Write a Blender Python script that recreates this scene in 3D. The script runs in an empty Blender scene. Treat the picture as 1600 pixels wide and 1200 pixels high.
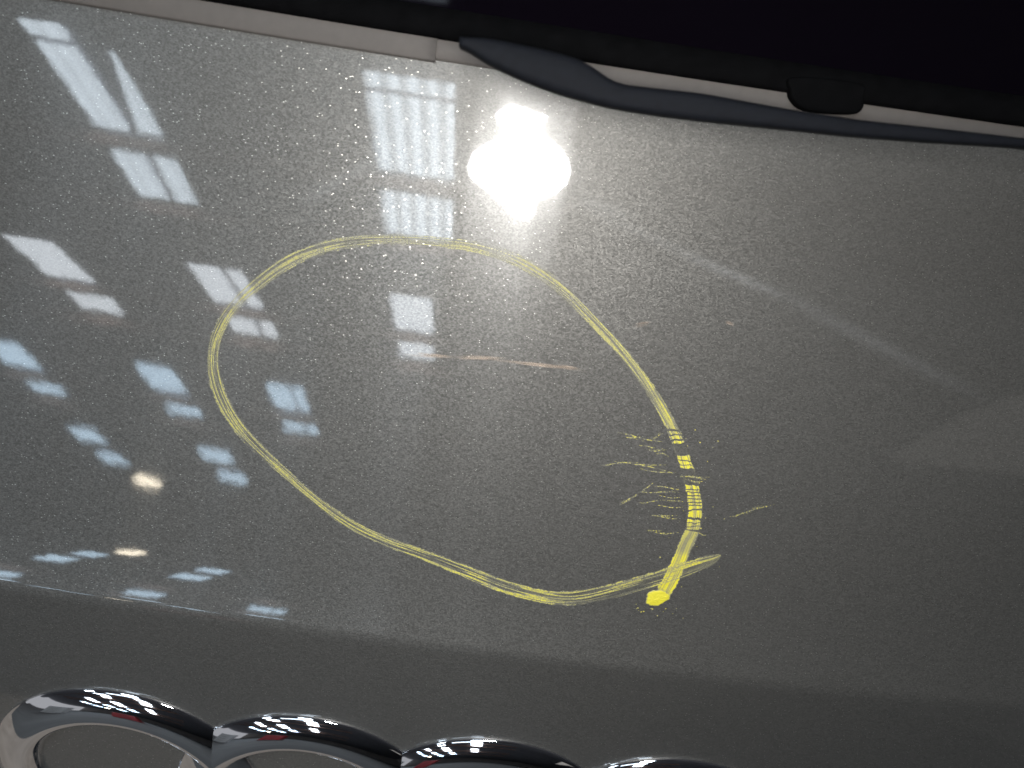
import bpy, bmesh, math, random
import numpy as np
from mathutils import Matrix, Vector
random.seed(7); rng = np.random.default_rng(11)
scn = bpy.context.scene
COL = scn.collection
Z0 = 1.05                                   # height of the panel above the workshop floor
OFF = np.array([0.0, 0.0, Z0])

# ------------------------------------------------------------------ camera
CAM = np.array([0.0, -0.15904258, 0.12126606]) + OFF
RIGHT = np.array([0.98974663, 0.08340621, 0.11595265])
DOWN = np.array([0.13620882, -0.79551704, -0.59042341])
FWD = np.array([0.04299733, 0.60016335, -0.79872097])
cd = bpy.data.cameras.new('camera'); cam = bpy.data.objects.new('camera', cd); COL.objects.link(cam)
m = Matrix.Identity(4)
for i in range(3):
    m[i][0] = RIGHT[i]; m[i][1] = -DOWN[i]; m[i][2] = -FWD[i]; m[i][3] = CAM[i]
cam.matrix_world = m
cd.sensor_width = 36.0; cd.lens = 1208 / 1600 * 36
cd.clip_start = 0.003; cd.clip_end = 200
cd.dof.use_dof = True; cd.dof.focus_distance = 0.222; cd.dof.aperture_fstop = 15.0
scn.camera = cam
# ------------------------------------------------------------------ world and exposure
w = bpy.data.worlds.new('World'); scn.world = w; w.use_nodes = True
w.node_tree.nodes['Background'].inputs[0].default_value = (0.95, 0.96, 1.0, 1)
w.node_tree.nodes['Background'].inputs[1].default_value = 0.42
scn.view_settings.view_transform = 'Standard'; scn.view_settings.look = 'None'
scn.view_settings.exposure = 0.0; scn.view_settings.gamma = 1.0
scn.view_settings.use_curve_mapping = False
scn.cycles.use_denoising = True; scn.cycles.denoiser = 'OPENIMAGEDENOISE'; scn.cycles.denoising_input_passes = 'RGB_ALBEDO_NORMAL'; scn.cycles.denoising_prefilter = 'ACCURATE'
scn.cycles.max_bounces = 4; scn.cycles.glossy_bounces = 3; scn.cycles.diffuse_bounces = 2; scn.cycles.transparent_max_bounces = 6
scn.cycles.sample_clamp_indirect = 6.0
FLASH_W = 118.0        # radiance of the added plate shaped as the flash glare
SKY_R = 1.0          # overall skylight brightness

# ------------------------------------------------------------------ helpers
def link(o, parent=None):
    COL.objects.link(o)
    if parent is not None: o.parent = parent
    return o
def mesh_obj(name, verts, faces, mat, parent=None, smooth=True, loc=None):
    me = bpy.data.meshes.new(name)
    me.from_pydata([tuple(map(float, v)) for v in verts], [], faces); me.update()
    if smooth: me.polygons.foreach_set('use_smooth', [True] * len(me.polygons))
    if mat: me.materials.append(mat)
    o = bpy.data.objects.new(name, me); link(o, parent)
    if loc is not None: o.location = loc
    return o
def bm_obj(name, bm, mat, parent=None, smooth=False):
    me = bpy.data.meshes.new(name); bm.to_mesh(me); bm.free()
    if smooth: me.polygons.foreach_set('use_smooth', [True] * len(me.polygons))
    me.materials.append(mat)
    return link(bpy.data.objects.new(name, me), parent)
def empty(name, loc=(0, 0, 0)):
    o = bpy.data.objects.new(name, None); o.location = loc; o.empty_display_size = .05
    return link(o)
def tag(o, label=None, cat=None, group=None, kind=None):
    if label: o['label'] = label
    if cat: o['category'] = cat
    if group: o['group'] = group
    if kind: o['kind'] = kind
    return o
def box_bm(x0, x1, y0, y1, z0, z1, bevel=0.0, seg=2):
    bm = bmesh.new(); bmesh.ops.create_cube(bm, size=1)
    for v in bm.verts:
        v.co = ((x0 + x1) / 2 + v.co.x * (x1 - x0), (y0 + y1) / 2 + v.co.y * (y1 - y0), (z0 + z1) / 2 + v.co.z * (z1 - z0))
    if bevel: bmesh.ops.bevel(bm, geom=bm.edges[:], offset=bevel, segments=seg, affect='EDGES', profile=.6)
    return bm
def grid_faces(nr, nc, wrap=False):
    f = []
    for i in range(nr - 1):
        for j in range(nc - (0 if wrap else 1)):
            k = (j + 1) % nc
            f.append((i * nc + j, i * nc + k, (i + 1) * nc + k, (i + 1) * nc + j))
    return f
def new_mat(name):
    mt = bpy.data.materials.new(name); mt.use_nodes = True
    nt = mt.node_tree
    return mt, nt, nt.nodes['Principled BSDF']
def simple(name, col, rough=.5, metal=0.0, coat=0.0, noise=0.0, scale=50.0, emit=None, estr=0.0, bump=0.0):
    mt, nt, b = new_mat(name)
    b.inputs['Base Color'].default_value = (*col, 1); b.inputs['Roughness'].default_value = rough
    b.inputs['Metallic'].default_value = metal; b.inputs['Coat Weight'].default_value = coat
    if noise or bump:
        tc = nt.nodes.new('ShaderNodeTexCoord'); n = nt.nodes.new('ShaderNodeTexNoise')
        n.inputs['Scale'].default_value = scale; n.inputs['Detail'].default_value = 6
        nt.links.new(tc.outputs['Object'], n.inputs['Vector'])
        if noise:
            r = nt.nodes.new('ShaderNodeMapRange')
            r.inputs[1].default_value = .3; r.inputs[2].default_value = .7
            r.inputs[3].default_value = 1 - noise; r.inputs[4].default_value = 1 + noise
            nt.links.new(n.outputs['Fac'], r.inputs[0])
            mx = nt.nodes.new('ShaderNodeVectorMath'); mx.operation = 'SCALE'
            mx.inputs[0].default_value = col
            nt.links.new(r.outputs[0], mx.inputs['Scale']); nt.links.new(mx.outputs[0], b.inputs['Base Color'])
        if bump:
            bp = nt.nodes.new('ShaderNodeBump'); bp.inputs['Strength'].default_value = bump; bp.inputs['Distance'].default_value = .0005
            nt.links.new(n.outputs['Fac'], bp.inputs['Height']); nt.links.new(bp.outputs[0], b.inputs['Normal'])
    if emit:
        b.inputs['Emission Color'].default_value = (*emit, 1); b.inputs['Emission Strength'].default_value = estr
    return mt

# ------------------------------------------------------------------ the pressed panel as a surface P(u, s)
KN = np.array([-.05, -.03, 0, .025, .05, .07, .085, .1, .11, .12, .13, .138, .144])
PH = np.radians([40.154, 38.722, 37.325, 37.08, 36.423, 36.917, 37.359, 37.807, 38.405, 39.724, 42.524, 44.563, 46.077])
INVR = 0.21858
LOW = math.radians(22.86)
RIDGE0, RIDGE1 = .1364, .1424
def hermite(x):
    mm = np.gradient(PH, KN); x = np.clip(x, KN[0], KN[-1])
    i = np.clip(np.searchsorted(KN, x) - 1, 0, len(KN) - 2)
    h = KN[i + 1] - KN[i]; t = (x - KN[i]) / h
    return (2*t**3-3*t**2+1)*PH[i]+(t**3-2*t**2+t)*h*mm[i]+(-2*t**3+3*t**2)*PH[i+1]+(t**3-t**2)*h*mm[i+1]
SS = np.linspace(-.12, .42, 10801)
t_ = np.clip((SS - RIDGE0) / (RIDGE1 - RIDGE0), 0, 1); t_ = t_*t_*(3-2*t_)
PHS = hermite(SS) * (1 - t_) + LOW * t_
t2 = np.clip((SS - .27) / .12, 0, 1); PHS = PHS * (1 - t2) + math.radians(4) * t2
ds = SS[1] - SS[0]
YS = np.concatenate([[0], np.cumsum((-np.sin(PHS[1:]) - np.sin(PHS[:-1])) / 2 * ds)])
ZS = np.concatenate([[0], np.cumsum((-np.cos(PHS[1:]) - np.cos(PHS[:-1])) / 2 * ds)])
YS -= np.interp(0, SS, YS); ZS -= np.interp(0, SS, ZS)
def surf(u, s, h=0.0):
    u = np.asarray(u, float); s = np.asarray(s, float); u, s = np.broadcast_arrays(u, s)
    ph = np.interp(s, SS, PHS)
    p = np.stack([u, np.interp(s, SS, YS) + u*u/2*INVR, np.interp(s, SS, ZS)], -1)
    n = np.cross(np.stack([0*u, -np.sin(ph), -np.cos(ph)], -1), np.stack([1+0*u, u*INVR, 0*u], -1))
    n /= np.linalg.norm(n, axis=-1)[..., None]
    n *= np.where((n[..., 1] > 0), -1, 1)[..., None]
    return p + n * np.asarray(h)[..., None] + OFF

# ------------------------------------------------------------------ paint
def paint_material():
    mt, nt, b = new_mat('metallic_grey_paint')
    N = nt.nodes.new; L = nt.links.new
    uv = N('ShaderNodeUVMap'); geo = N('ShaderNodeNewGeometry')
    def math_(op, a, bb=None, clamp=False):
        n = N('ShaderNodeMath'); n.operation = op; n.use_clamp = clamp
        for k, v in enumerate((a, bb)):
            if v is None: continue
            if isinstance(v, (int, float)): n.inputs[k].default_value = v
            else: L(v, n.inputs[k])
        return n.outputs[0]
    def flake(scale, rot, stretch, amt):
        mp = N('ShaderNodeMapping'); mp.inputs['Rotation'].default_value = (0, 0, rot)
        mp.inputs['Scale'].default_value = (stretch, 1, 1); L(uv.outputs[0], mp.inputs[0])
        v = N('ShaderNodeTexVoronoi'); v.voronoi_dimensions = '2D'; v.inputs['Scale'].default_value = scale
        L(mp.outputs[0], v.inputs['Vector'])
        sub = N('ShaderNodeVectorMath'); sub.operation = 'SUBTRACT'; sub.inputs[1].default_value = (.5, .5, .5); L(v.outputs['Color'], sub.inputs[0])
        sc = N('ShaderNodeVectorMath'); sc.operation = 'SCALE'; sc.inputs['Scale'].default_value = amt; L(sub.outputs[0], sc.inputs[0])
        ad = N('ShaderNodeVectorMath'); L(geo.outputs['Normal'], ad.inputs[0]); L(sc.outputs[0], ad.inputs[1])
        no = N('ShaderNodeVectorMath'); no.operation = 'NORMALIZE'; L(ad.outputs[0], no.inputs[0])
        return v, no.outputs[0]
    # fine flake bed
    v1, n1 = flake(4200, .7, .6, .17)
    b.inputs['Metallic'].default_value = .56; b.inputs['Roughness'].default_value = .5; b.inputs['Specular IOR Level'].default_value = .0
    sepc = N('ShaderNodeSeparateColor'); L(v1.outputs['Color'], sepc.inputs[0])
    ramp = N('ShaderNodeMapRange'); ramp.inputs[3].default_value = .8; ramp.inputs[4].default_value = 1.2
    L(sepc.outputs[2], ramp.inputs[0])
    bc = N('ShaderNodeVectorMath'); bc.operation = 'SCALE'; bc.inputs[0].default_value = (.116, .112, .105); L(ramp.outputs[0], bc.inputs['Scale'])
    L(bc.outputs[0], b.inputs['Base Color']); L(n1, b.inputs['Normal'])
    # orange peel on the clear coat
    pe = N('ShaderNodeTexNoise'); pe.inputs['Scale'].default_value = 260; pe.inputs['Detail'].default_value = 1; L(uv.outputs[0], pe.inputs['Vector'])
    bp = N('ShaderNodeBump'); bp.inputs['Strength'].default_value = .02; bp.inputs['Distance'].default_value = .0002; L(pe.outputs['Fac'], bp.inputs['Height'])
    b.inputs['Coat Weight'].default_value = 1; b.inputs['Coat Roughness'].default_value = .028; b.inputs['Coat IOR'].default_value = 1.5
    L(bp.outputs[0], b.inputs['Coat Normal'])
    # sparse bright flakes
    g = N('ShaderNodeBsdfPrincipled'); g.inputs['Metallic'].default_value = 1; g.inputs['Roughness'].default_value = .36
    g.inputs['Base Color'].default_value = (.45, .44, .40, 1); g.inputs['Coat Weight'].default_value = 1; g.inputs['Coat Roughness'].default_value = .028
    L(bp.outputs[0], g.inputs['Coat Normal'])
    v2, n2 = flake(3000, .75, .45, .26); L(n2, g.inputs['Normal'])
    s2 = N('ShaderNodeSeparateColor'); L(v2.outputs['Color'], s2.inputs[0])
    keep = math_('GREATER_THAN', s2.outputs[0], .975)
    small = math_('LESS_THAN', v2.outputs['Distance'], .24)
    mask = math_('MULTIPLY', keep, small)
    mix = N('ShaderNodeMixShader'); L(mask, mix.inputs[0]); L(b.outputs[0], mix.inputs[1]); L(g.outputs[0], mix.inputs[2])
    # pale bands over the clear coat (painted per vertex, broken up by noise)
    ha = N('ShaderNodeAttribute'); ha.attribute_name = 'pale_band'
    nz = N('ShaderNodeTexNoise'); nz.inputs['Scale'].default_value = 700; nz.inputs['Detail'].default_value = 3; L(uv.outputs[0], nz.inputs['Vector'])
    hz = math_('MULTIPLY', math_('MULTIPLY', ha.outputs['Fac'], nz.outputs['Fac']), .12, True)
    df = N('ShaderNodeBsdfDiffuse'); df.inputs[0].default_value = (.75, .76, .78, 1)
    mix2 = N('ShaderNodeMixShader'); L(hz, mix2.inputs[0]); L(mix.outputs[0], mix2.inputs[1]); L(df.outputs[0], mix2.inputs[2])
    # faint veil of micro scratches in the clear coat: a second, wider gloss lobe
    tn = N('ShaderNodeTangent'); tn.direction_type = 'UV_MAP'
    def veil(prev, fac, rough, aniso, rot):
        gl = N('ShaderNodeBsdfAnisotropic'); gl.inputs['Roughness'].default_value = rough; gl.inputs['Anisotropy'].default_value = aniso
        gl.inputs['Rotation'].default_value = rot; gl.inputs[0].default_value = (1, 1, 1, 1); L(tn.outputs[0], gl.inputs['Tangent'])
        mx = N('ShaderNodeMixShader'); mx.inputs[0].default_value = fac; L(prev.outputs[0], mx.inputs[1]); L(gl.outputs[0], mx.inputs[2])
        return mx
    mix3 = veil(mix2, .003, .16, .28, .25)
    mix3 = veil(mix3, .010, .13, .80, 0.0)
    mix2 = mix3
    L(mix2.outputs[0], nt.nodes['Material Output'].inputs[0])
    return mt
M_PAINT = paint_material()
M_RUBBER = simple('black_rubber', (.0018, .0018, .002), .85, noise=.3, scale=300, bump=.1)
M_RUBBER.node_tree.nodes['Principled BSDF'].inputs['Specular IOR Level'].default_value = .03
M_GLASS = simple('dark_tinted_glass', (.0015, .001, .002), .04)
M_GLASS.node_tree.nodes['Principled BSDF'].inputs['Specular IOR Level'].default_value = .2
M_LIP = simple('lip_reflection_grey', (.078, .069, .063), .8, noise=.05, scale=400, bump=.05)  # panel lip: its bright reflection is put into this grey
M_BAND = simple('grained_black', (.0034, .0040, .0058), .75, noise=.2, scale=600, bump=.15)
M_BAND.node_tree.nodes['Principled BSDF'].inputs['Specular IOR Level'].default_value = .1
M_CHROME = simple('polished_chrome', (.80, .81, .84), .035, metal=1.0)

# ------------------------------------------------------------------ the workshop seen in the reflections
M_CEIL = simple('dark_roof_sheet', (.28, .29, .33), .85, noise=.15, scale=1.5)
M_FLOOR = simple('worn_grey_floor', (.085, .08, .075), .7, noise=.2, scale=1.2)
M_DISC = simple('dark_disc_black', (.018, .018, .02), .8, noise=.2, scale=20)
M_BEAM = simple('rusty_brown_steel', (.33, .20, .15), .7, noise=.3, scale=6)
CZ = 5.0 + Z0
tag(bm_obj('floor', box_bm(-25, 25, -42, 6, -.2, 0), M_FLOOR), kind='structure')
tag(bm_obj('wall', box_bm(-25, 25, -42.3, -42.002, 0, CZ + .1), simple('wall_paint', (.3, .29, .28), .8, noise=.15, scale=.8)), kind='structure')
tag(bm_obj('wall', box_bm(25.002, 25.3, -42, 6, 0, CZ + .1), simple('pale_wall_paint', (.75, .73, .70), .8, noise=.15, scale=.8)), kind='structure')
tag(bm_obj('ceiling', box_bm(-25, 25, -42, 6, CZ + .03, CZ + .1), M_CEIL), kind='structure')
tag(bm_obj('tan_reflector', box_bm(-6, 6, -1.42, 2.5, .001, .005), simple('tan_reflector_tint', (.42, .33, .26), .7, noise=.15, scale=3)), kind='structure')  # added tan sheet, gives the chrome rings a warm reflection
DISC_AT = (1.05, -1.2)

def pane_material(name, col, strength, stripes):
    mt, nt, b = new_mat(name)
    nt.nodes.remove(b); N = nt.nodes.new; L = nt.links.new
    em = N('ShaderNodeEmission'); em.inputs[0].default_value = (*col, 1)
    tc = N('ShaderNodeTexCoord'); sx = N('ShaderNodeSeparateXYZ'); L(tc.outputs['Object'], sx.inputs[0])
    sn = N('ShaderNodeMath'); sn.operation = 'MULTIPLY'; sn.inputs[1].default_value = 2 * math.pi / .19; L(sx.outputs[0], sn.inputs[0])
    s2 = N('ShaderNodeMath'); s2.operation = 'SINE'; L(sn.outputs[0], s2.inputs[0])
    nz = N('ShaderNodeTexNoise'); nz.inputs['Scale'].default_value = 2.5; L(tc.outputs['Object'], nz.inputs['Vector'])
    a = N('ShaderNodeMath'); a.operation = 'MULTIPLY_ADD'; a.inputs[1].default_value = stripes; a.inputs[2].default_value = 1.0; L(s2.outputs[0], a.inputs[0])
    c = N('ShaderNodeMath'); c.operation = 'MULTIPLY_ADD'; c.inputs[1].default_value = .35; c.inputs[2].default_value = .82; L(nz.outputs['Fac'], c.inputs[0])
    d = N('ShaderNodeMath'); d.operation = 'MULTIPLY'; L(a.outputs[0], d.inputs[0]); L(c.outputs[0], d.inputs[1])
    e = N('ShaderNodeMath'); e.operation = 'MULTIPLY'; e.inputs[1].default_value = strength * SKY_R; L(d.outputs[0], e.inputs[0])
    L(e.outputs[0], em.inputs[1]); L(em.outputs[0], nt.nodes['Material Output'].inputs[0])
    return mt
P_BIG = pane_material('corrugated_rooflight_sheet', (.80, .91, 1.0), 10.0, .38)
P_NEAR = pane_material('clear_rooflight_sheet', (.78, .90, 1.0), 11.5, .10)
P_MID = pane_material('pale_rooflight_sheet', (.86, .93, 1.0), 11.5, .0)
P_FAR = pane_material('blue_rooflight_sheet', (.60, .81, 1.0), 12.0, .0)
P_DIM = pane_material('dusty_rooflight_sheet', (.75, .88, 1.0), 3.2, .0)
P_GREY = pane_material('added_dim_glow', (1.0, .95, .88), .32, .0)
M_FRAME = simple('rooflight_frame', (.12, .12, .13), .6)

def corrugated(name, x0, x1, y0, y1, mat, parent, cx, cy, taper=0.0):
    n = max(4, int((x1 - x0) / .05)); vs = []
    for y in (y0, y1):
        for i in range(n + 1):
            xs = x0 + (taper if y == y1 else 0.0)
            x = xs + (x1 - xs) * i / n
            vs.append((x - cx, y - cy, .006 * math.sin(2 * math.pi * (x - cx) / .19)))
    f = [(i, i + n + 1, i + n + 2, i + 1) for i in range(n)]
    return mesh_obj(name, vs, f, mat, parent)
def skylight(cols, rows, mat, label, tapered=False):
    x0 = min(c[0] for c in cols); x1 = max(c[1] for c in cols); y0 = min(r[0] for r in rows); y1 = max(r[1] for r in rows)
    cx, cy = (x0 + x1) / 2, -(y0 + y1) / 2
    t = empty('skylight', (cx, cy, CZ - .02))
    for (a, b_) in cols:
        for (c, d) in rows:
            if tapered and a > x0 and c < rows[1][0]: continue
            corrugated('pane', a, b_, -d, -c, mat, t, cx, cy, (b_ - a) * .85 if tapered and a > x0 and c == rows[1][0] else 0.0)
    bm = bmesh.new()
    def bar(ax, bx, ay, by):
        q = box_bm(ax - cx, bx - cx, ay - cy, by - cy, .004, .03)
        me = bpy.data.meshes.new('tmp'); q.to_mesh(me); q.free(); bm.from_mesh(me); bpy.data.meshes.remove(me)
    bar(x0 - .06, x0 - .003, -y1 - .06, -y0 + .06); bar(x1 + .003, x1 + .06, -y1 - .06, -y0 + .06)
    bar(x0, x1, -y0 + .003, -y0 + .06); bar(x0, x1, -y1 - .06, -y1 - .003)
    bm_obj('frame', bm, M_FRAME, t)
    tag(t, label, 'skylight', 'rooflights mirrored in the paint')
    return t
R0 = [(5.27, 5.52), (5.60, 7.02), (7.16, 8.38)]
R1 = [(10.42, 11.98), (12.16, 13.32)]
R2 = [(15.50, 16.72), (16.98, 18.15)]
R3 = [(20.40, 21.50), (22.40, 23.30)]
skylight([(-1.52, -.62)], R0, P_BIG, 'large striped skylight mirrored beside the white flash glare')
skylight([(-4.86, -4.44), (-4.34, -4.05)], R0, P_NEAR, 'long split skylight mirrored in the upper left of the paint', True)
skylight([(-1.62, -.93)], R1, P_MID, 'pale skylight mirrored inside the yellow ring')
skylight([(-4.92, -4.38), (-4.28, -4.02)], R1, P_MID, 'split skylight mirrored across the left edge of the yellow ring')
skylight([(-7.98, -7.12)], R1, P_MID, 'pale skylight mirrored at the left border above the blue ones')
skylight([(-4.78, -4.24), (-4.17, -3.93)], R2, P_FAR, 'small blue split skylight mirrored just inside the lower left of the ring')
skylight([(-7.78, -6.92)], R2, P_FAR, 'small blue skylight mirrored left of the yellow ring')
skylight([(-11.4, -10.5)], R2, P_FAR, 'small blue skylight mirrored at the left border')
skylight([(-7.80, -6.92)], R3, P_FAR, 'smallest blue skylight mirrored right of the warm lamp')
skylight([(-11.65, -10.8)], R3, P_FAR, 'smallest blue skylight mirrored left of the warm lamp')
skylight([(9.8, 14.2)], [(11.3, 15.4)], P_GREY, 'dim glowing panel added for the pale patch at the right border of the paint')  # added glow, mirrored as a pale wedge in the paint
RB = [(.4, 1.75), (1.95, 2.9)]
skylight([(-1.55, -.62)], RB, P_NEAR, 'overhead skylight whose light rims the second chrome ring')
skylight([(-4.85, -3.95)], RB, P_NEAR, 'overhead skylight to the left whose light rims the first chrome ring')
skylight([(-3.1, -.7)], [(3.1, 4.35)], P_DIM, 'dim dusty skylight mirrored in the dark rear window')
purlins = [('between the far panes of the nearest row', 7.09), ('at the far end of the nearest row', 8.46), ('across the middle of the second row', 12.07),
           ('at the far end of the second row', 13.42), ('across the third row', 16.85), ('at the far end of the third row', 18.25)]
for lb, y in purlins:
    o = bm_obj('purlin', box_bm(-13, 2.2, -y - .035, -y + .035, CZ - .22, CZ - .06), M_BEAM)
    tag(o, 'brown steel roof beam ' + lb + ' of skylights', 'beam', 'roof beams mirrored in the paint')
# hanging warm lamps
M_LAMPGLOW = simple('lamp_diffuser', (.9, .85, .75), .4, emit=(1, .88, .68), estr=28)
M_LAMPSHELL = simple('lamp_shell', (.3, .3, .3), .4, metal=.8)
def lathe(name, prof, mat, parent, n=32):
    vs = []; 
    for r, z in prof:
        for k in range(n): vs.append((r * math.cos(2*math.pi*k/n), r * math.sin(2*math.pi*k/n), z))
    return mesh_obj(name, vs, grid_faces(len(prof), n, True), mat, parent)
mt_ = lathe('dark_disc', [(.66, .006), (.66, .014), (.65, .018), (.02, .018)], M_DISC, None, 64); mt_.location = (DISC_AT[0], DISC_AT[1], 0)  # dark disc added in place of the photographer's dark reflection
tag(mt_, 'round dark disc added to mirror as the dark patch at lower right', 'disc')
lp = empty('hanging_lamp', (-10.42, -23.9, CZ - .02))
lathe('shade', [(.03, 0), (.06, -.02), (.2, -.06), (.42, -.10), (.50, -.13), (.48, -.13), (.2, -.08)], M_LAMPSHELL, lp)
lathe('diffuser', [(.47, -.128), (.3, -.15), (.02, -.155)], M_LAMPGLOW, lp)
tag(lp, 'round warm lamp mirrored among the small blue skylights', 'lamp')
# red tool trolley and pale cabinet far behind, seen only in the chrome
M_RED = simple('red_enamel', (.42, .03, .04), .35, coat=.5)
M_PALE = simple('pale_cabinet_paint', (.55, .55, .54), .5)
M_DARKMETAL = simple('dark_metal', (.05, .05, .055), .4, metal=.6)
def cabinet(name, x, y, wd, dp, ht, n, mat, label, cat):
    t = empty(name, (x, y, 0))
    bm_obj('case', box_bm(-wd/2, wd/2, -dp/2, dp/2, .12, ht, .012), mat, t)
    for k in range(n):
        z0 = .17 + (ht - .22) * k / n; z1 = .17 + (ht - .22) * (k + 1) / n - .03
        d = bm_obj('drawer', box_bm(-wd/2 + .04, wd/2 - .04, dp/2 + .002, dp/2 + .025, z0, z1, .006), mat, t)
        bm_obj('handle', box_bm(-wd/4, wd/4, dp/2 + .027, dp/2 + .045, z1 - .035, z1 - .015, .004), M_DARKMETAL, d)
    for sx in (-1, 1):
        for sy in (-1, 1):
            bm_obj('leg', box_bm(sx*(wd/2-.06)-.025, sx*(wd/2-.06)+.025, sy*(dp/2-.06)-.025, sy*(dp/2-.06)+.025, 0, .118), M_DARKMETAL, t)
    return tag(t, label, cat)
cabinet('tool_trolley', -2.4, -7.4, .9, .6, 1.5, 6, M_RED, 'red tool trolley with drawers mirrored in the chrome rings', 'trolley')
cabinet('storage_cabinet', -5.2, -6.2, 1.8, .5, 1.3, 4, M_PALE, 'pale storage cabinet mirrored left of the red trolley in the chrome', 'cabinet')
# the phone that takes the picture: black slab, its flash glare added as a lit plate
ph = empty('smartphone'); pm = m.copy(); ph.matrix_world = pm
M_PHONE = simple('phone_back', (.01, .01, .012), .35)
bm_obj('body', box_bm(-.022, .128, -.056, .018, .0025, .0105, .0035, 3), M_PHONE, ph)
M_FLASH = simple('glare_emitter', (1, 1, .95), .3, emit=(1, .985, .955), estr=FLASH_W)
GLARE_SHAPE = [(-0.02126, -0.00298), (-0.01872, 0.00393), (-0.01267, 0.00883), (-0.00542, 0.01237), (-0.0018, 0.01518), (-0.00173, 0.02), (-0.00583, 0.02439), (-0.00579, 0.0261), (-0.00062, 0.0296), (0.00386, 0.03138), (0.00958, 0.03081), (0.01532, 0.0292), (0.01983, 0.02585), (0.016, 0.02234), (0.0154, 0.0168), (0.02, 0.0127), (0.02598, 0.00788), (0.03009, 0.00231), (0.03198, -0.00474), (0.02989, -0.01179), (0.02466, -0.01668), (0.01862, -0.01911), (0.01459, -0.02119), (0.01337, -0.02814), (0.00929, -0.03093), (0.00377, -0.0302), (0.00066, -0.02635), (-0.00072, -0.02219), (-0.00648, -0.01873), (-0.01384, -0.01323), (-0.01909, -0.00845)]
def fan(name, outline, z0, z1, mat, parent, grow=1.0):
    """a thin plate cut to an outline: front face as a fan about its middle, plus a rim"""
    o = np.array(outline); c = np.array([.0055, -.001]); o = c + (o - c)*grow; k = len(o)
    V = [(c[0], c[1], z0)] + [(x, y, z0) for x, y in o] + [(x, y, z1) for x, y in o]
    f = [(0, 1 + i, 1 + (i + 1) % k) for i in range(k)] + [(1 + i, 1 + k + i, 1 + k + (i + 1) % k, 1 + (i + 1) % k) for i in range(k)]
    return mesh_obj(name, V, f, mat, parent, smooth=False)
cl = fan('glare_plate', GLARE_SHAPE, .0020, .0024, M_DARKMETAL, ph, 1.05)  # added plate: the flash's spread glare built into its outline
fan('diffuser', GLARE_SHAPE, .0015, .0019, M_FLASH, cl)  # lit face of the added glare plate
tag(ph, 'black smartphone with an added lit plate shaped for the white glare in the paint', 'phone')

# ------------------------------------------------------------------ the tailgate
tg = empty('tailgate', (0, 0, 0))
tag(tg, 'dark grey metallic car tailgate with chrome ring emblem and black rear window', 'tailgate')
us_ = np.concatenate([np.linspace(-.5, -.16, 60), np.arange(-.158, .2, .002), np.linspace(.205, .5, 50)])
ss_ = np.concatenate([np.arange(-.031, .120, .001), np.arange(.120, .1345, .0005), np.arange(.1345, .1430, .0002), np.arange(.1430, .16, .0008), np.arange(.16, .40, .004)])
ss_ = ss_[np.concatenate([[True], np.diff(ss_) > 1e-4])]
G = surf(us_[None, :], ss_[:, None])
nr, nc = len(ss_), len(us_)
pan = mesh_obj('outer_panel', G.reshape(-1, 3), [f[::-1] for f in grid_faces(nr, nc)], M_PAINT, tg)
uvl = pan.data.uv_layers.new(name='UVMap')
li = np.zeros(len(pan.data.loops), int); pan.data.loops.foreach_get('vertex_index', li)
uvs = np.stack([us_[li % nc], ss_[li // nc]], 1); uvl.data.foreach_set('uv', uvs.astype(np.float32).ravel())
def seg_mask(U, S_, ax, ay, bx, by, wd):
    dx, dy = bx-ax, by-ay; l2 = dx*dx+dy*dy
    tt = np.clip(((U-ax)*dx+(S_-ay)*dy)/l2, 0, 1)
    d = np.hypot(U-ax-tt*dx, S_-ay-tt*dy)/wd
    return np.clip(1-d, 0, 1)**2*np.clip(4*tt*(1-tt), 0, 1)
UU, SQ = np.meshgrid(us_, ss_)
hz = np.zeros_like(UU)
for a, k in (((.0183, .0073, .0600, .0190, .0024), .6), ((.043, .0146, .079, .0242, .0021), 1.5), ((.064, .0190, .140, .0450, .0034), .6), ((-.0520, .0185, -.030, .0020, .0032), .8), ((.018, .006, .034, .0095, .0035), .8)):
    hz = np.maximum(hz, k*seg_mask(UU, SQ, *a))
at = pan.data.attributes.new('pale_band', 'FLOAT', 'POINT'); at.data.foreach_set('value', hz.astype(np.float32).ravel())
def strip(name, prof, mat, u0=-.5, u1=.5, n=120, parent=tg, caps=False):
    """prof: list of (s, h) swept along the panel's width"""
    uu = np.linspace(u0, u1, n); pr = np.array(prof)
    V = surf(uu[None, :], pr[:, 0][:, None], np.broadcast_to(pr[:, 1][:, None], (len(pr), n)))
    f = [q[::-1] for q in grid_faces(len(pr), n)]
    if caps:
        f.append(tuple(i * n for i in range(len(pr)))); f.append(tuple(i * n + n - 1 for i in reversed(range(len(pr)))))
    return mesh_obj(name, V.reshape(-1, 3), f, mat, parent)
strip('lip_reflection', [(-.0285, .0003), (-.0270, .0010), (-.0235, .0011), (-.0217, .0009), (-.0212, .0004), (-.0210, .0000)], M_LIP)
strip('lip_reflection_end', [(-.0268, .0012), (-.0262, .0014), (-.0210, .0014), (-.0206, .0011), (-.0204, .0001)], M_LIP, -.5, -.0208, caps=True)  # left end of the lip's reflection, built as a raised piece
strip('window_seal', [(-.0330, .0005), (-.0320, .0022), (-.0300, .0032), (-.0280, .0034), (-.0264, .0030), (-.0257, .0020), (-.0255, .0004)], M_RUBBER)
strip('rear_window', [(-.118, .0015), (-.09, .0016), (-.06, .0016), (-.04, .0014), (-.0300, .0012)], M_GLASS)
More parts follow.
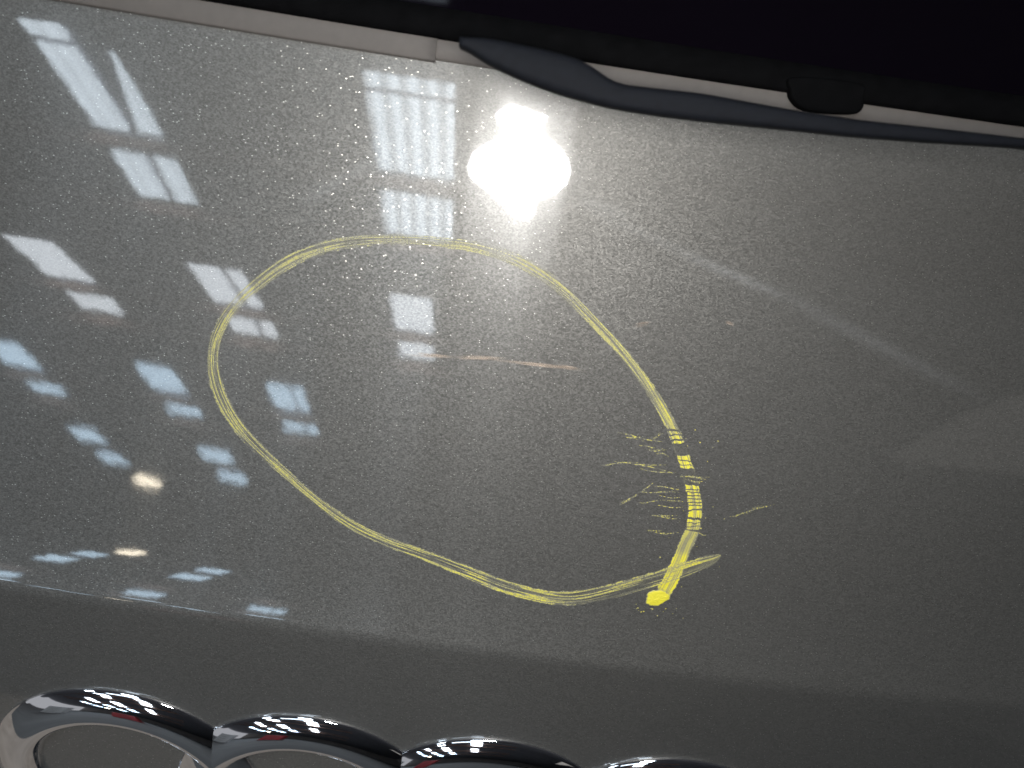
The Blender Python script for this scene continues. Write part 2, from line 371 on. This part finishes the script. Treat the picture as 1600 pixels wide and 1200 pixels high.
def slab(name, outline, h0, h1, mat, parent, rnd=.0012):
    """a solid cut to an outline given on the panel (u, s), from height h0 up to h1, with a rounded upper rim"""
    o = np.array(outline, float); k = len(o)
    nx = np.roll(o, -1, 0) - np.roll(o, 1, 0); nn = np.stack([nx[:, 1], -nx[:, 0]], 1); nn /= np.linalg.norm(nn, axis=1)[:, None]
    cen = o.mean(0)
    area = .5 * np.sum(o[:, 0]*np.roll(o[:, 1], -1) - np.roll(o[:, 0], -1)*o[:, 1])
    if area < 0: nn = -nn
    rings = [(0, h0), (0, h1 - rnd), (.3*rnd, h1 - .3*rnd), (rnd, h1)]
    V = []
    for off, h in rings:
        q = o - nn * off; V.append(plane(q[:, 0], q[:, 1], h))
    V = np.concatenate(V); f = grid_faces(4, k, True); f.append(tuple(range(3*k, 4*k)))
    ob = mesh_obj(name, V, f, mat, parent, smooth=False)
    bm = bmesh.new(); bm.from_mesh(ob.data); bmesh.ops.recalc_face_normals(bm, faces=bm.faces); bm.to_mesh(ob.data); bm.free()
    return ob
P0 = math.radians(37.325)
def plane(u, q, h):
    n0 = np.array([0, -math.cos(P0), math.sin(P0)]); td = np.array([0, -math.sin(P0), -math.cos(P0)])
    return np.asarray(u)[:, None]*np.array([1., 0, 0]) + np.asarray(q)[:, None]*td + h*n0 + OFF
def resample(o, n=6):
    o = np.array(o, float); k = len(o); out = []
    for i in range(k):
        a, b_, c, d = o[(i-1) % k], o[i], o[(i+1) % k], o[(i+2) % k]
        for t in np.arange(n) / n:
            out.append(.5*((2*b_)+(-a+c)*t+(2*a-5*b_+4*c-d)*t*t+(-a+3*b_-3*c+d)*t**3))
    return out
DARK_BAND = [(-0.01659, -0.02208), (-0.00782, -0.02335), (0.00508, -0.02285), (0.01233, -0.02199), (0.01662, -0.01972), (0.01957, -0.01857), (0.03715, -0.01928), (0.05584, -0.01878), (0.06988, -0.01882), (0.08373, -0.01945), (0.10387, -0.02021), (0.11742, -0.02065), (0.2, -0.0244), (0.2, -0.0228), (0.11817, -0.01859), (0.10456, -0.01816), (0.08463, -0.01642), (0.07081, -0.01544), (0.05683, -0.01481), (0.03831, -0.01389), (0.02893, -0.01365), (0.01967, -0.01368), (0.00898, -0.01472), (0.00092, -0.01624), (-0.00716, -0.01845), (-0.01262, -0.021)]
def loft_band(name, top, bot, h0, h1, mat, parent, n=140):
    """a band lofted along the panel's width: rounded cross-section between an upper and a lower edge curve"""
    top = np.array(sorted(top)); bot = np.array(sorted(bot))
    x = np.linspace(max(top[0, 0], bot[0, 0]) - .0004, min(top[-1, 0], bot[-1, 0]), n)
    ker = np.array([1, 2, 3, 2, 1]) / 9.0
    sm = lambda v: np.convolve(np.pad(v, 2, mode='edge'), ker, 'valid')
    a = sm(np.interp(x, top[:, 0], top[:, 1])); c = sm(np.interp(x, bot[:, 0], bot[:, 1])); c = np.maximum(c, a + .0003)
    mid, hw = (a + c) / 2, (c - a) / 2
    V = []
    for t in np.linspace(0, 2*np.pi, 20, endpoint=False):
        cs, sn = math.cos(t), math.sin(t)
        e = .55
        V.append(np.stack([x, mid + hw*math.copysign(abs(cs)**e, cs), (h0 + h1)/2 + (h1 - h0)/2*math.copysign(abs(sn)**e, sn) + 0*x], 1))
    V = np.stack(V, 1)            # n, 20, 3
    W3 = plane(V[..., 0].ravel(), V[..., 1].ravel(), V[..., 2].ravel()[:, None])
    f = grid_faces(n, 20, True) + [tuple(range(19, -1, -1)), tuple((n-1)*20 + i for i in range(20))]
    o = mesh_obj(name, W3, f, mat, parent)
    bm = bmesh.new(); bm.from_mesh(o.data); bmesh.ops.recalc_face_normals(bm, faces=bm.faces); bm.to_mesh(o.data); bm.free()
    return o
loft_band('dark_band', DARK_BAND[:13], DARK_BAND[13:], .0270, .034, M_BAND, tg)  # rounded dark band set above the panel's top edge
DARK_BUMP = [(0.0642, -0.026), (0.06529, -0.02413), (0.06753, -0.0227), (0.07128, -0.02222), (0.07824, -0.02278), (0.08125, -0.02337), (0.08243, -0.02485), (0.08204, -0.02742), (0.08022, -0.03005), (0.06405, -0.02914)]
slab('dark_bump', resample(DARK_BUMP), .0010, .0042, M_RUBBER, tg, .0008)  # small dark bump beside the band

# chrome emblem: four linked rings standing on the lower face
emb = empty('emblem', (0, 0, 0)); emb.parent = tg
yr = np.interp(.1375, SS, YS); zr = np.interp(.1375, SS, ZS)
def low(u, q, h):
    u = np.asarray(u, float)
    return np.stack([u, yr - math.sin(LOW)*q - math.cos(LOW)*h + u*u/2*INVR, zr - math.cos(LOW)*q + math.sin(LOW)*h], -1) + OFF
U0, PITCH, RR, QC, HH, TB = -.10055, .06167, .0457, .0865, .0069, .00765
prof = [(1.0, -.0010), (1.0, .0009), (.985, .0013)]
for c in np.linspace(.97, -.97, 21): prof.append((c, .0014 + .0040 * (1 - abs((c + .45) / (1.45 if c > -.45 else .55)) ** 2.1)))
prof += [(-.985, .0013), (-1.0, .0009), (-1.0, -.0010)]
ang = np.linspace(0, 2*np.pi, 160, endpoint=False)
for k in range(4):
    V = []
    for c, h in prof:
        r = RR - TB + TB * c
        V.append(low(U0 + k*PITCH + r*np.sin(ang), QC - r*np.cos(ang), h + .00004*k))
    mesh_obj('ring', np.concatenate(V), grid_faces(len(prof), len(ang), True), M_CHROME, emb)

# ------------------------------------------------------------------ the yellow crayon mark
STROKE = [(0.05885, 0.11596, 0.00294), (0.06131, 0.11481, 0.00545), (0.06304, 0.10997, 0.00562), (0.0644, 0.10355, 0.00536), (0.06538, 0.09725, 0.0051), (0.06619, 0.09307, 0.00507), (0.06607, 0.08803, 0.00482), (0.06486, 0.0832, 0.00458), (0.06257, 0.07758, 0.00433), (0.0586, 0.06995, 0.00406), (0.05427, 0.06291, 0.00381), (0.04897, 0.05616, 0.00357), (0.04334, 0.04996, 0.00333), (0.03633, 0.04338, 0.00329), (0.0273, 0.03621, 0.00342), (0.01705, 0.02875, 0.00356), (0.00623, 0.02376, 0.00371), (-0.00433, 0.02181, 0.00353), (-0.01424, 0.02178, 0.00319), (-0.02485, 0.02252, 0.0032), (-0.03533, 0.02457, 0.00341), (-0.04412, 0.02752, 0.00363), (-0.05203, 0.03202, 0.00386), (-0.05881, 0.03789, 0.00391), (-0.0645, 0.04419, 0.00378), (-0.06861, 0.05068, 0.00364), (-0.07091, 0.05771, 0.00368), (-0.07084, 0.06484, 0.0041), (-0.0685, 0.07212, 0.00452), (-0.06365, 0.07953, 0.00435), (-0.05625, 0.08633, 0.00356), (-0.0482, 0.09281, 0.00318), (-0.03966, 0.09897, 0.00319), (-0.03013, 0.10431, 0.0036), (-0.0197, 0.10802, 0.00361), (-0.00832, 0.11086, 0.00382), (0.00421, 0.11444, 0.00466), (0.01588, 0.11759, 0.00511), (0.02648, 0.11908, 0.00514), (0.03586, 0.11848, 0.00537), (0.04574, 0.11511, 0.00558), (0.05454, 0.11126, 0.00559), (0.06321, 0.10703, 0.0058), (0.07003, 0.10326, 0.00519), (0.07375, 0.10114, 0.00353), (0.07602, 0.09941, 0.00125)]
def vnoise(x, seed):
    r = np.random.default_rng(seed).random(4096); i = np.floor(x).astype(int); t = x - i; t = t*t*(3-2*t)
    return r[i % 4096]*(1-t) + r[(i+1) % 4096]*t
def vnoise2(x, y, seed):
    r = np.random.default_rng(seed).random((512, 512)); i = np.floor(x).astype(int); j = np.floor(y).astype(int)
    a = x-i; b_ = y-j; a = a*a*(3-2*a); b_ = b_*b_*(3-2*b_); i0, i1, j0, j1 = i % 512, (i+1) % 512, j % 512, (j+1) % 512
    return (r[i0, j0]*(1-a)+r[i1, j0]*a)*(1-b_)+(r[i0, j1]*(1-a)+r[i1, j1]*a)*b_
def smooth_path(pts, step):
    pts = np.array(pts); k = len(pts); out = []; idx = []
    for i in range(k - 1):
        a, b_, c, d = pts[max(i-1, 0)], pts[i], pts[i+1], pts[min(i+2, k-1)]
        n = max(2, int(np.linalg.norm(c[:2]-b_[:2]) / step))
        for t in np.arange(n) / n:
            out.append(.5*((2*b_)+(-a+c)*t+(2*a-5*b_+4*c-d)*t*t+(-a+3*b_-3*c+d)*t**3)); idx.append(i + t)
    return np.array(out), np.array(idx)
def wax_material():
    mt, nt, b = new_mat('yellow_wax_crayon'); N = nt.nodes.new; L = nt.links.new
    at = N('ShaderNodeAttribute'); at.attribute_name = 'cover'
    mr = N('ShaderNodeMapRange'); mr.inputs[1].default_value = .5; mr.inputs[2].default_value = 1.0
    L(at.outputs['Fac'], mr.inputs[0])
    mx = N('ShaderNodeMix'); mx.data_type = 'RGBA'; mx.inputs[6].default_value = (.37, .35, .225, 1); mx.inputs[7].default_value = (.62, .55, .035, 1)
    L(mr.outputs[0], mx.inputs[0]); L(mx.outputs[2], b.inputs['Base Color'])
    b.inputs['Roughness'].default_value = .55; b.inputs['Specular IOR Level'].default_value = .3
    tr = N('ShaderNodeBsdfTransparent'); ms = N('ShaderNodeMixShader')
    L(at.outputs['Fac'], ms.inputs[0]); L(tr.outputs[0], ms.inputs[1]); L(b.outputs[0], ms.inputs[2])
    L(ms.outputs[0], nt.nodes['Material Output'].inputs[0])
    return mt
M_WAX = wax_material()
GAPS = [(.0627, .0633), (.0641, .0645), (.0655, .0660), (.0667, .0703), (.0716, .0719), (.0731, .0733), (.0741, .0784), (.0778, .0792), (.0803, .0806), (.0813, .0816), (.0823, .0826), (.0833, .0836), (.0843, .0846), (.0853, .0856), (.0865, .0869), (.0892, .0899), (.0908, .0910), (.0919, .0921), (.0929, .0944)]
path, idx = smooth_path(STROKE, .00016); path[:, 2] *= 1.03
NA = 49
tan = np.gradient(path[:, :2], axis=0); tan /= np.linalg.norm(tan, axis=1)[:, None]
nor = np.stack([tan[:, 1], -tan[:, 0]], 1)          # points to the left of travel
vv = np.linspace(-1, 1, NA)
arc = np.concatenate([[0], np.cumsum(np.linalg.norm(np.diff(path[:, :2], axis=0), axis=1))])
Uq = path[:, 0][:, None] + nor[:, 0][:, None]*vv*path[:, 2][:, None]/2
Sq = path[:, 1][:, None] + nor[:, 1][:, None]*vv*path[:, 2][:, None]/2
A_, V_ = np.broadcast_arrays(arc[:, None], vv[None, :]); I_ = np.broadcast_to(idx[:, None], A_.shape)
wob = (vnoise(A_*60, 3) - .5)*.25
st1 = vnoise2(V_*6.5 + wob*5 + 40, A_*45, 5); st2 = vnoise2(V_*15 + wob*12 + 90, A_*110, 6); gr = vnoise2(V_*9 + 20, A_*4200, 8)
streak = np.clip((.45*st1 + .55*st2 - .42)*5.5, 0, 1)
def key(xs, ys): return np.interp(I_, xs, ys)
solid = key([0, 4, 5.2, 10, 12, 15, 19, 24, 30, 35, 42, 43.5, 45], [.85, .8, .78, .58, .26, .12, .09, .11, .08, .02, .04, .28, .3])
lines = key([0, 5, 10, 14, 18, 24, 30, 36, 42, 45], [.45, .42, .46, .56, .58, .62, .72, .84, .84, .78])
cover = np.clip(solid*(.82 + .35*gr*st2) + lines*streak*(.65 + .5*gr), 0, 1)
edge = np.clip((1.0 - np.abs(V_) - .16*vnoise(A_*700 + np.sign(V_)*333, 21) - .14*vnoise(A_*2600 + np.sign(V_)*77, 22))/.12, 0, 1)
cover *= edge*np.clip(.75 + .6*vnoise(A_*260, 31), 0, 1)
# stronger line along one rim of the lower and left strokes
cover = np.maximum(cover, np.exp(-((V_*np.sign(1) - .62 - wob*.4)/.10)**2)*key([22, 26, 30, 45], [0, .55, .75, .8])*(.5 + .5*gr))
# parts rubbed away across the stroke on the right
band = (I_ > 5.0) & (I_ < 10.6)
for a, b_ in GAPS:
    jit = (vnoise2(V_*2.2 + a*9000, A_*0 + a*31000, 44) - .5)*.0005 + (np.sin(a*77777.)*.12)*V_*.002
    s_l = Sq + jit + .10*(Uq - .062)
    g = band & (s_l > a) & (s_l < b_)
    cover = np.where(g, np.where(np.abs(V_) > .72, .28*edge, .05*st2), cover)
hgt = .00005 + .00007*cover
Vt = surf(Uq, Sq, hgt)
# the ending of the stroke lies over its start
Vt = surf(Uq, Sq, hgt + np.where(I_ > 38, .00018, 0))
crayon = empty('crayon_mark', (0, 0, 0))
tag(crayon, 'yellow wax crayon loop drawn on the grey paint', 'crayon mark')
def wax_mesh(name, V, faces, cov):
    o = mesh_obj(name, V, faces, M_WAX, crayon)
    at = o.data.attributes.new('cover', 'FLOAT', 'POINT'); at.data.foreach_set('value', np.asarray(cov, np.float32).ravel())
    return o
wax_mesh('stroke', Vt.reshape(-1, 3), grid_faces(len(path), NA), cover)
# thick blob where the crayon was first pressed down
th = np.linspace(0, 2*np.pi, 48, endpoint=False); V = []; cv = []
for i, r in enumerate(np.linspace(1, 0, 10)):
    jr = 1 + .07*np.sin(3*th + 1) + .05*np.sin(5*th) + .03*np.sin(11*th + 2)*(r > .8) + .04*np.sin(17*th)*(r > .9)
    du = .0036*r*jr*np.cos(th); dq = (.0026)*r*jr*np.sin(th)
    V.append(surf(.0604 + du*.93 + dq*.35, .1153 + dq*.93 - du*.35, .00004 + .00040*np.sqrt(max(0, 1 - r**2.2))*(.6 + .7*vnoise(th*3 + i*1.7, 55)))); cv.append(np.full(48, .98 if r < .99 else .5))
wax_mesh('blob', np.concatenate(V), grid_faces(10, 48, True), np.concatenate(cv))
# thin yellow streaks dragged sideways by a fingernail
SCRATCH = [(0.03975, 0.06656, 0.05246, 0.06732), (0.04167, 0.06725, 0.04611, 0.06703), (0.04961, 0.06656, 0.05219, 0.06508), (0.04622, 0.06949, 0.05379, 0.06944), (0.04855, 0.07032, 0.05422, 0.06976), (0.05137, 0.07091, 0.05505, 0.07119), (0.03701, 0.0763, 0.04747, 0.07412), (0.0404, 0.07507, 0.05474, 0.07412), (0.04489, 0.07485, 0.05879, 0.07612), (0.04787, 0.0762, 0.05804, 0.07602), (0.05934, 0.07702, 0.06713, 0.0766), (0.06097, 0.07779, 0.06641, 0.07747), (0.06247, 0.07622, 0.06763, 0.07634), (0.04532, 0.08694, 0.04922, 0.08326), (0.04765, 0.08465, 0.05284, 0.07924), (0.04449, 0.08745, 0.0469, 0.08554), (0.05004, 0.08275, 0.06033, 0.0818), (0.05243, 0.08087, 0.06063, 0.08058), (0.05478, 0.08351, 0.06137, 0.08325), (0.04978, 0.08615, 0.05685, 0.08463), (0.05446, 0.08653, 0.06233, 0.08611), (0.05677, 0.08424, 0.06201, 0.08456), (0.05327, 0.08989, 0.06156, 0.08962), (0.0559, 0.08914, 0.06108, 0.08908), (0.05327, 0.09473, 0.05774, 0.09374), (0.05517, 0.09489, 0.06285, 0.0941), (0.06796, 0.09345, 0.07083, 0.0937), (0.07599, 0.08738, 0.08018, 0.08525), (0.07763, 0.08637, 0.08525, 0.08301), (0.08022, 0.08544, 0.08774, 0.0817), (0.08181, 0.08424, 0.08602, 0.08232), (0.05528, 0.07231, 0.05713, 0.07246), (0.0548, 0.07898, 0.05946, 0.07936)]
def scratches(name, segs):
    V = []; F = []; C = []; k = 0
    for (a, b_, c, d) in segs:
        for rep in range(3):
            j = rng.normal(0, .00022, 4) if rep else np.zeros(4)
            lo, hi = sorted(rng.random(2)*(.5 if rep else 0)); hi = 1 - hi
            n = 40; t = np.linspace(lo, hi, n)
            u = a + j[0] + (c - a + j[1])*t; s = b_ + j[2] + (d - b_ + j[3])*t + .00025*np.sin(t*5 + a*900)
            L_ = math.hypot(c-a, d-b_); nx, ny = -(d-b_)/L_, (c-a)/L_
            wd = (.00024 if rep == 0 else .00015)*np.sin(np.pi*np.linspace(.02, .98, n))**.5*(.6 + .6*rng.random(n))
            cov = np.clip((vnoise(t*26 + rep*50 + a*7000, 17) - .15)*1.6, 0, 1)*(.9 if rep == 0 else .7)
            for sg in (-1, 1):
                V.append(surf(u + nx*wd/2*sg, s + ny*wd/2*sg, .00004 + .000004*rep + 0*u)); C.append(cov)
            F += [(k+i, k+i+1, k+n+i+1, k+n+i) for i in range(n-1)]; k += 2*n
    return wax_mesh(name, np.concatenate(V), F, np.concatenate(C))
scratches('smear', SCRATCH[:27]); scratches('stray_streak', SCRATCH[27:31])

# small pale scuffs, and a roof beam's reflection painted as a tan line
def scuff_and_glint_material(name, col):
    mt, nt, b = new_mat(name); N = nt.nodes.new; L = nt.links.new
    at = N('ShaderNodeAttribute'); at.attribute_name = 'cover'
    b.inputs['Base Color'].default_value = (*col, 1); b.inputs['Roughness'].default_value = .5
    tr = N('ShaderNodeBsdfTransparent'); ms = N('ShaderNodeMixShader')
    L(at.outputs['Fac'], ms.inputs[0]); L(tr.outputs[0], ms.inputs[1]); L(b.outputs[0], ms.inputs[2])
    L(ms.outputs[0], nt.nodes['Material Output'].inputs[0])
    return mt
def scuff_and_glint(segs, wd, strength, mat, fine=5):
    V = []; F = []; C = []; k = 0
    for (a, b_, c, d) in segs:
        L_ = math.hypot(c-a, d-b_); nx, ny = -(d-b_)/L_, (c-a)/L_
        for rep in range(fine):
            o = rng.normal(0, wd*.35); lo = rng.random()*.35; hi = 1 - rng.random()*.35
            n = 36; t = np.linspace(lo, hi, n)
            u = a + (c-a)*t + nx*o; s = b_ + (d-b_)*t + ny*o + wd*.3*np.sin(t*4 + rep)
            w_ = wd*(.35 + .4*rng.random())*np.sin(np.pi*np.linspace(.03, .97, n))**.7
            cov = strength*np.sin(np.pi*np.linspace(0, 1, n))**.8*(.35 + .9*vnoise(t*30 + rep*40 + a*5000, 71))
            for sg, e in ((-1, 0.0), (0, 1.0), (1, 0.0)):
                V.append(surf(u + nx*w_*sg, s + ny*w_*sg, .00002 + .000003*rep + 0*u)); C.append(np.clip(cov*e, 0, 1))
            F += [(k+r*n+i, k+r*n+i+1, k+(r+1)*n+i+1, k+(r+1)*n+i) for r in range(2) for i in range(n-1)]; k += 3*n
    o = mesh_obj('scuff_and_glint', np.concatenate(V), F, mat, tg)
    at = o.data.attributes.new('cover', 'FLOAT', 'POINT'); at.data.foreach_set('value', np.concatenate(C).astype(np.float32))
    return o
M_TAN = scuff_and_glint_material('tan_scuff_and_glint', (.50, .40, .32))
tag(scuff_and_glint([(-.0226, .0525, -.0040, .0514), (-.01072, .05164, .00797, .04966), (-.0022, .05094, .0309, .04985), (.01662, .04969, .02968, .04984)], (.00055), .42, M_TAN), 'long thin tan line inside the yellow loop, painted for a mirrored roof beam')
scuff_and_glint([(.03757, .03617, .04326, .03453), (.06158, .03153, .06525, .03244)], .0006, .22, M_TAN)

# loose crumbs of wax round the rubbed stretch and the blob
V = []; F = []; C = []; k = 0
for i in range(46):
    if i < 30: cu, cs = .0655 + rng.normal(0, .0045), .062 + rng.random()*.05
    else: cu, cs = .0604 + rng.normal(0, .004), .118 + abs(rng.normal(0, .0018))
    rad = .00009 + .00016*rng.random()**2; tt = np.linspace(0, 2*np.pi, 7, endpoint=False); e = 1 + .8*rng.random(); rt = rng.random()*6
    ring_ = surf(cu + rad*e*np.cos(tt)*np.cos(rt) - rad*np.sin(tt)*np.sin(rt), cs + rad*e*np.cos(tt)*np.sin(rt) + rad*np.sin(tt)*np.cos(rt), .00003 + 0*tt)
    top_ = surf(np.array([cu]), np.array([cs]), np.array([.00003 + rad*.8]))
    V += [ring_, top_]; C += [np.full(8, .55 + .4*rng.random())]
    F += [(k + j, k + (j + 1) % 7, k + 7) for j in range(7)]; k += 8
wax_mesh('crumbs', np.concatenate(V), F, np.concatenate(C))['kind'] = 'stuff'
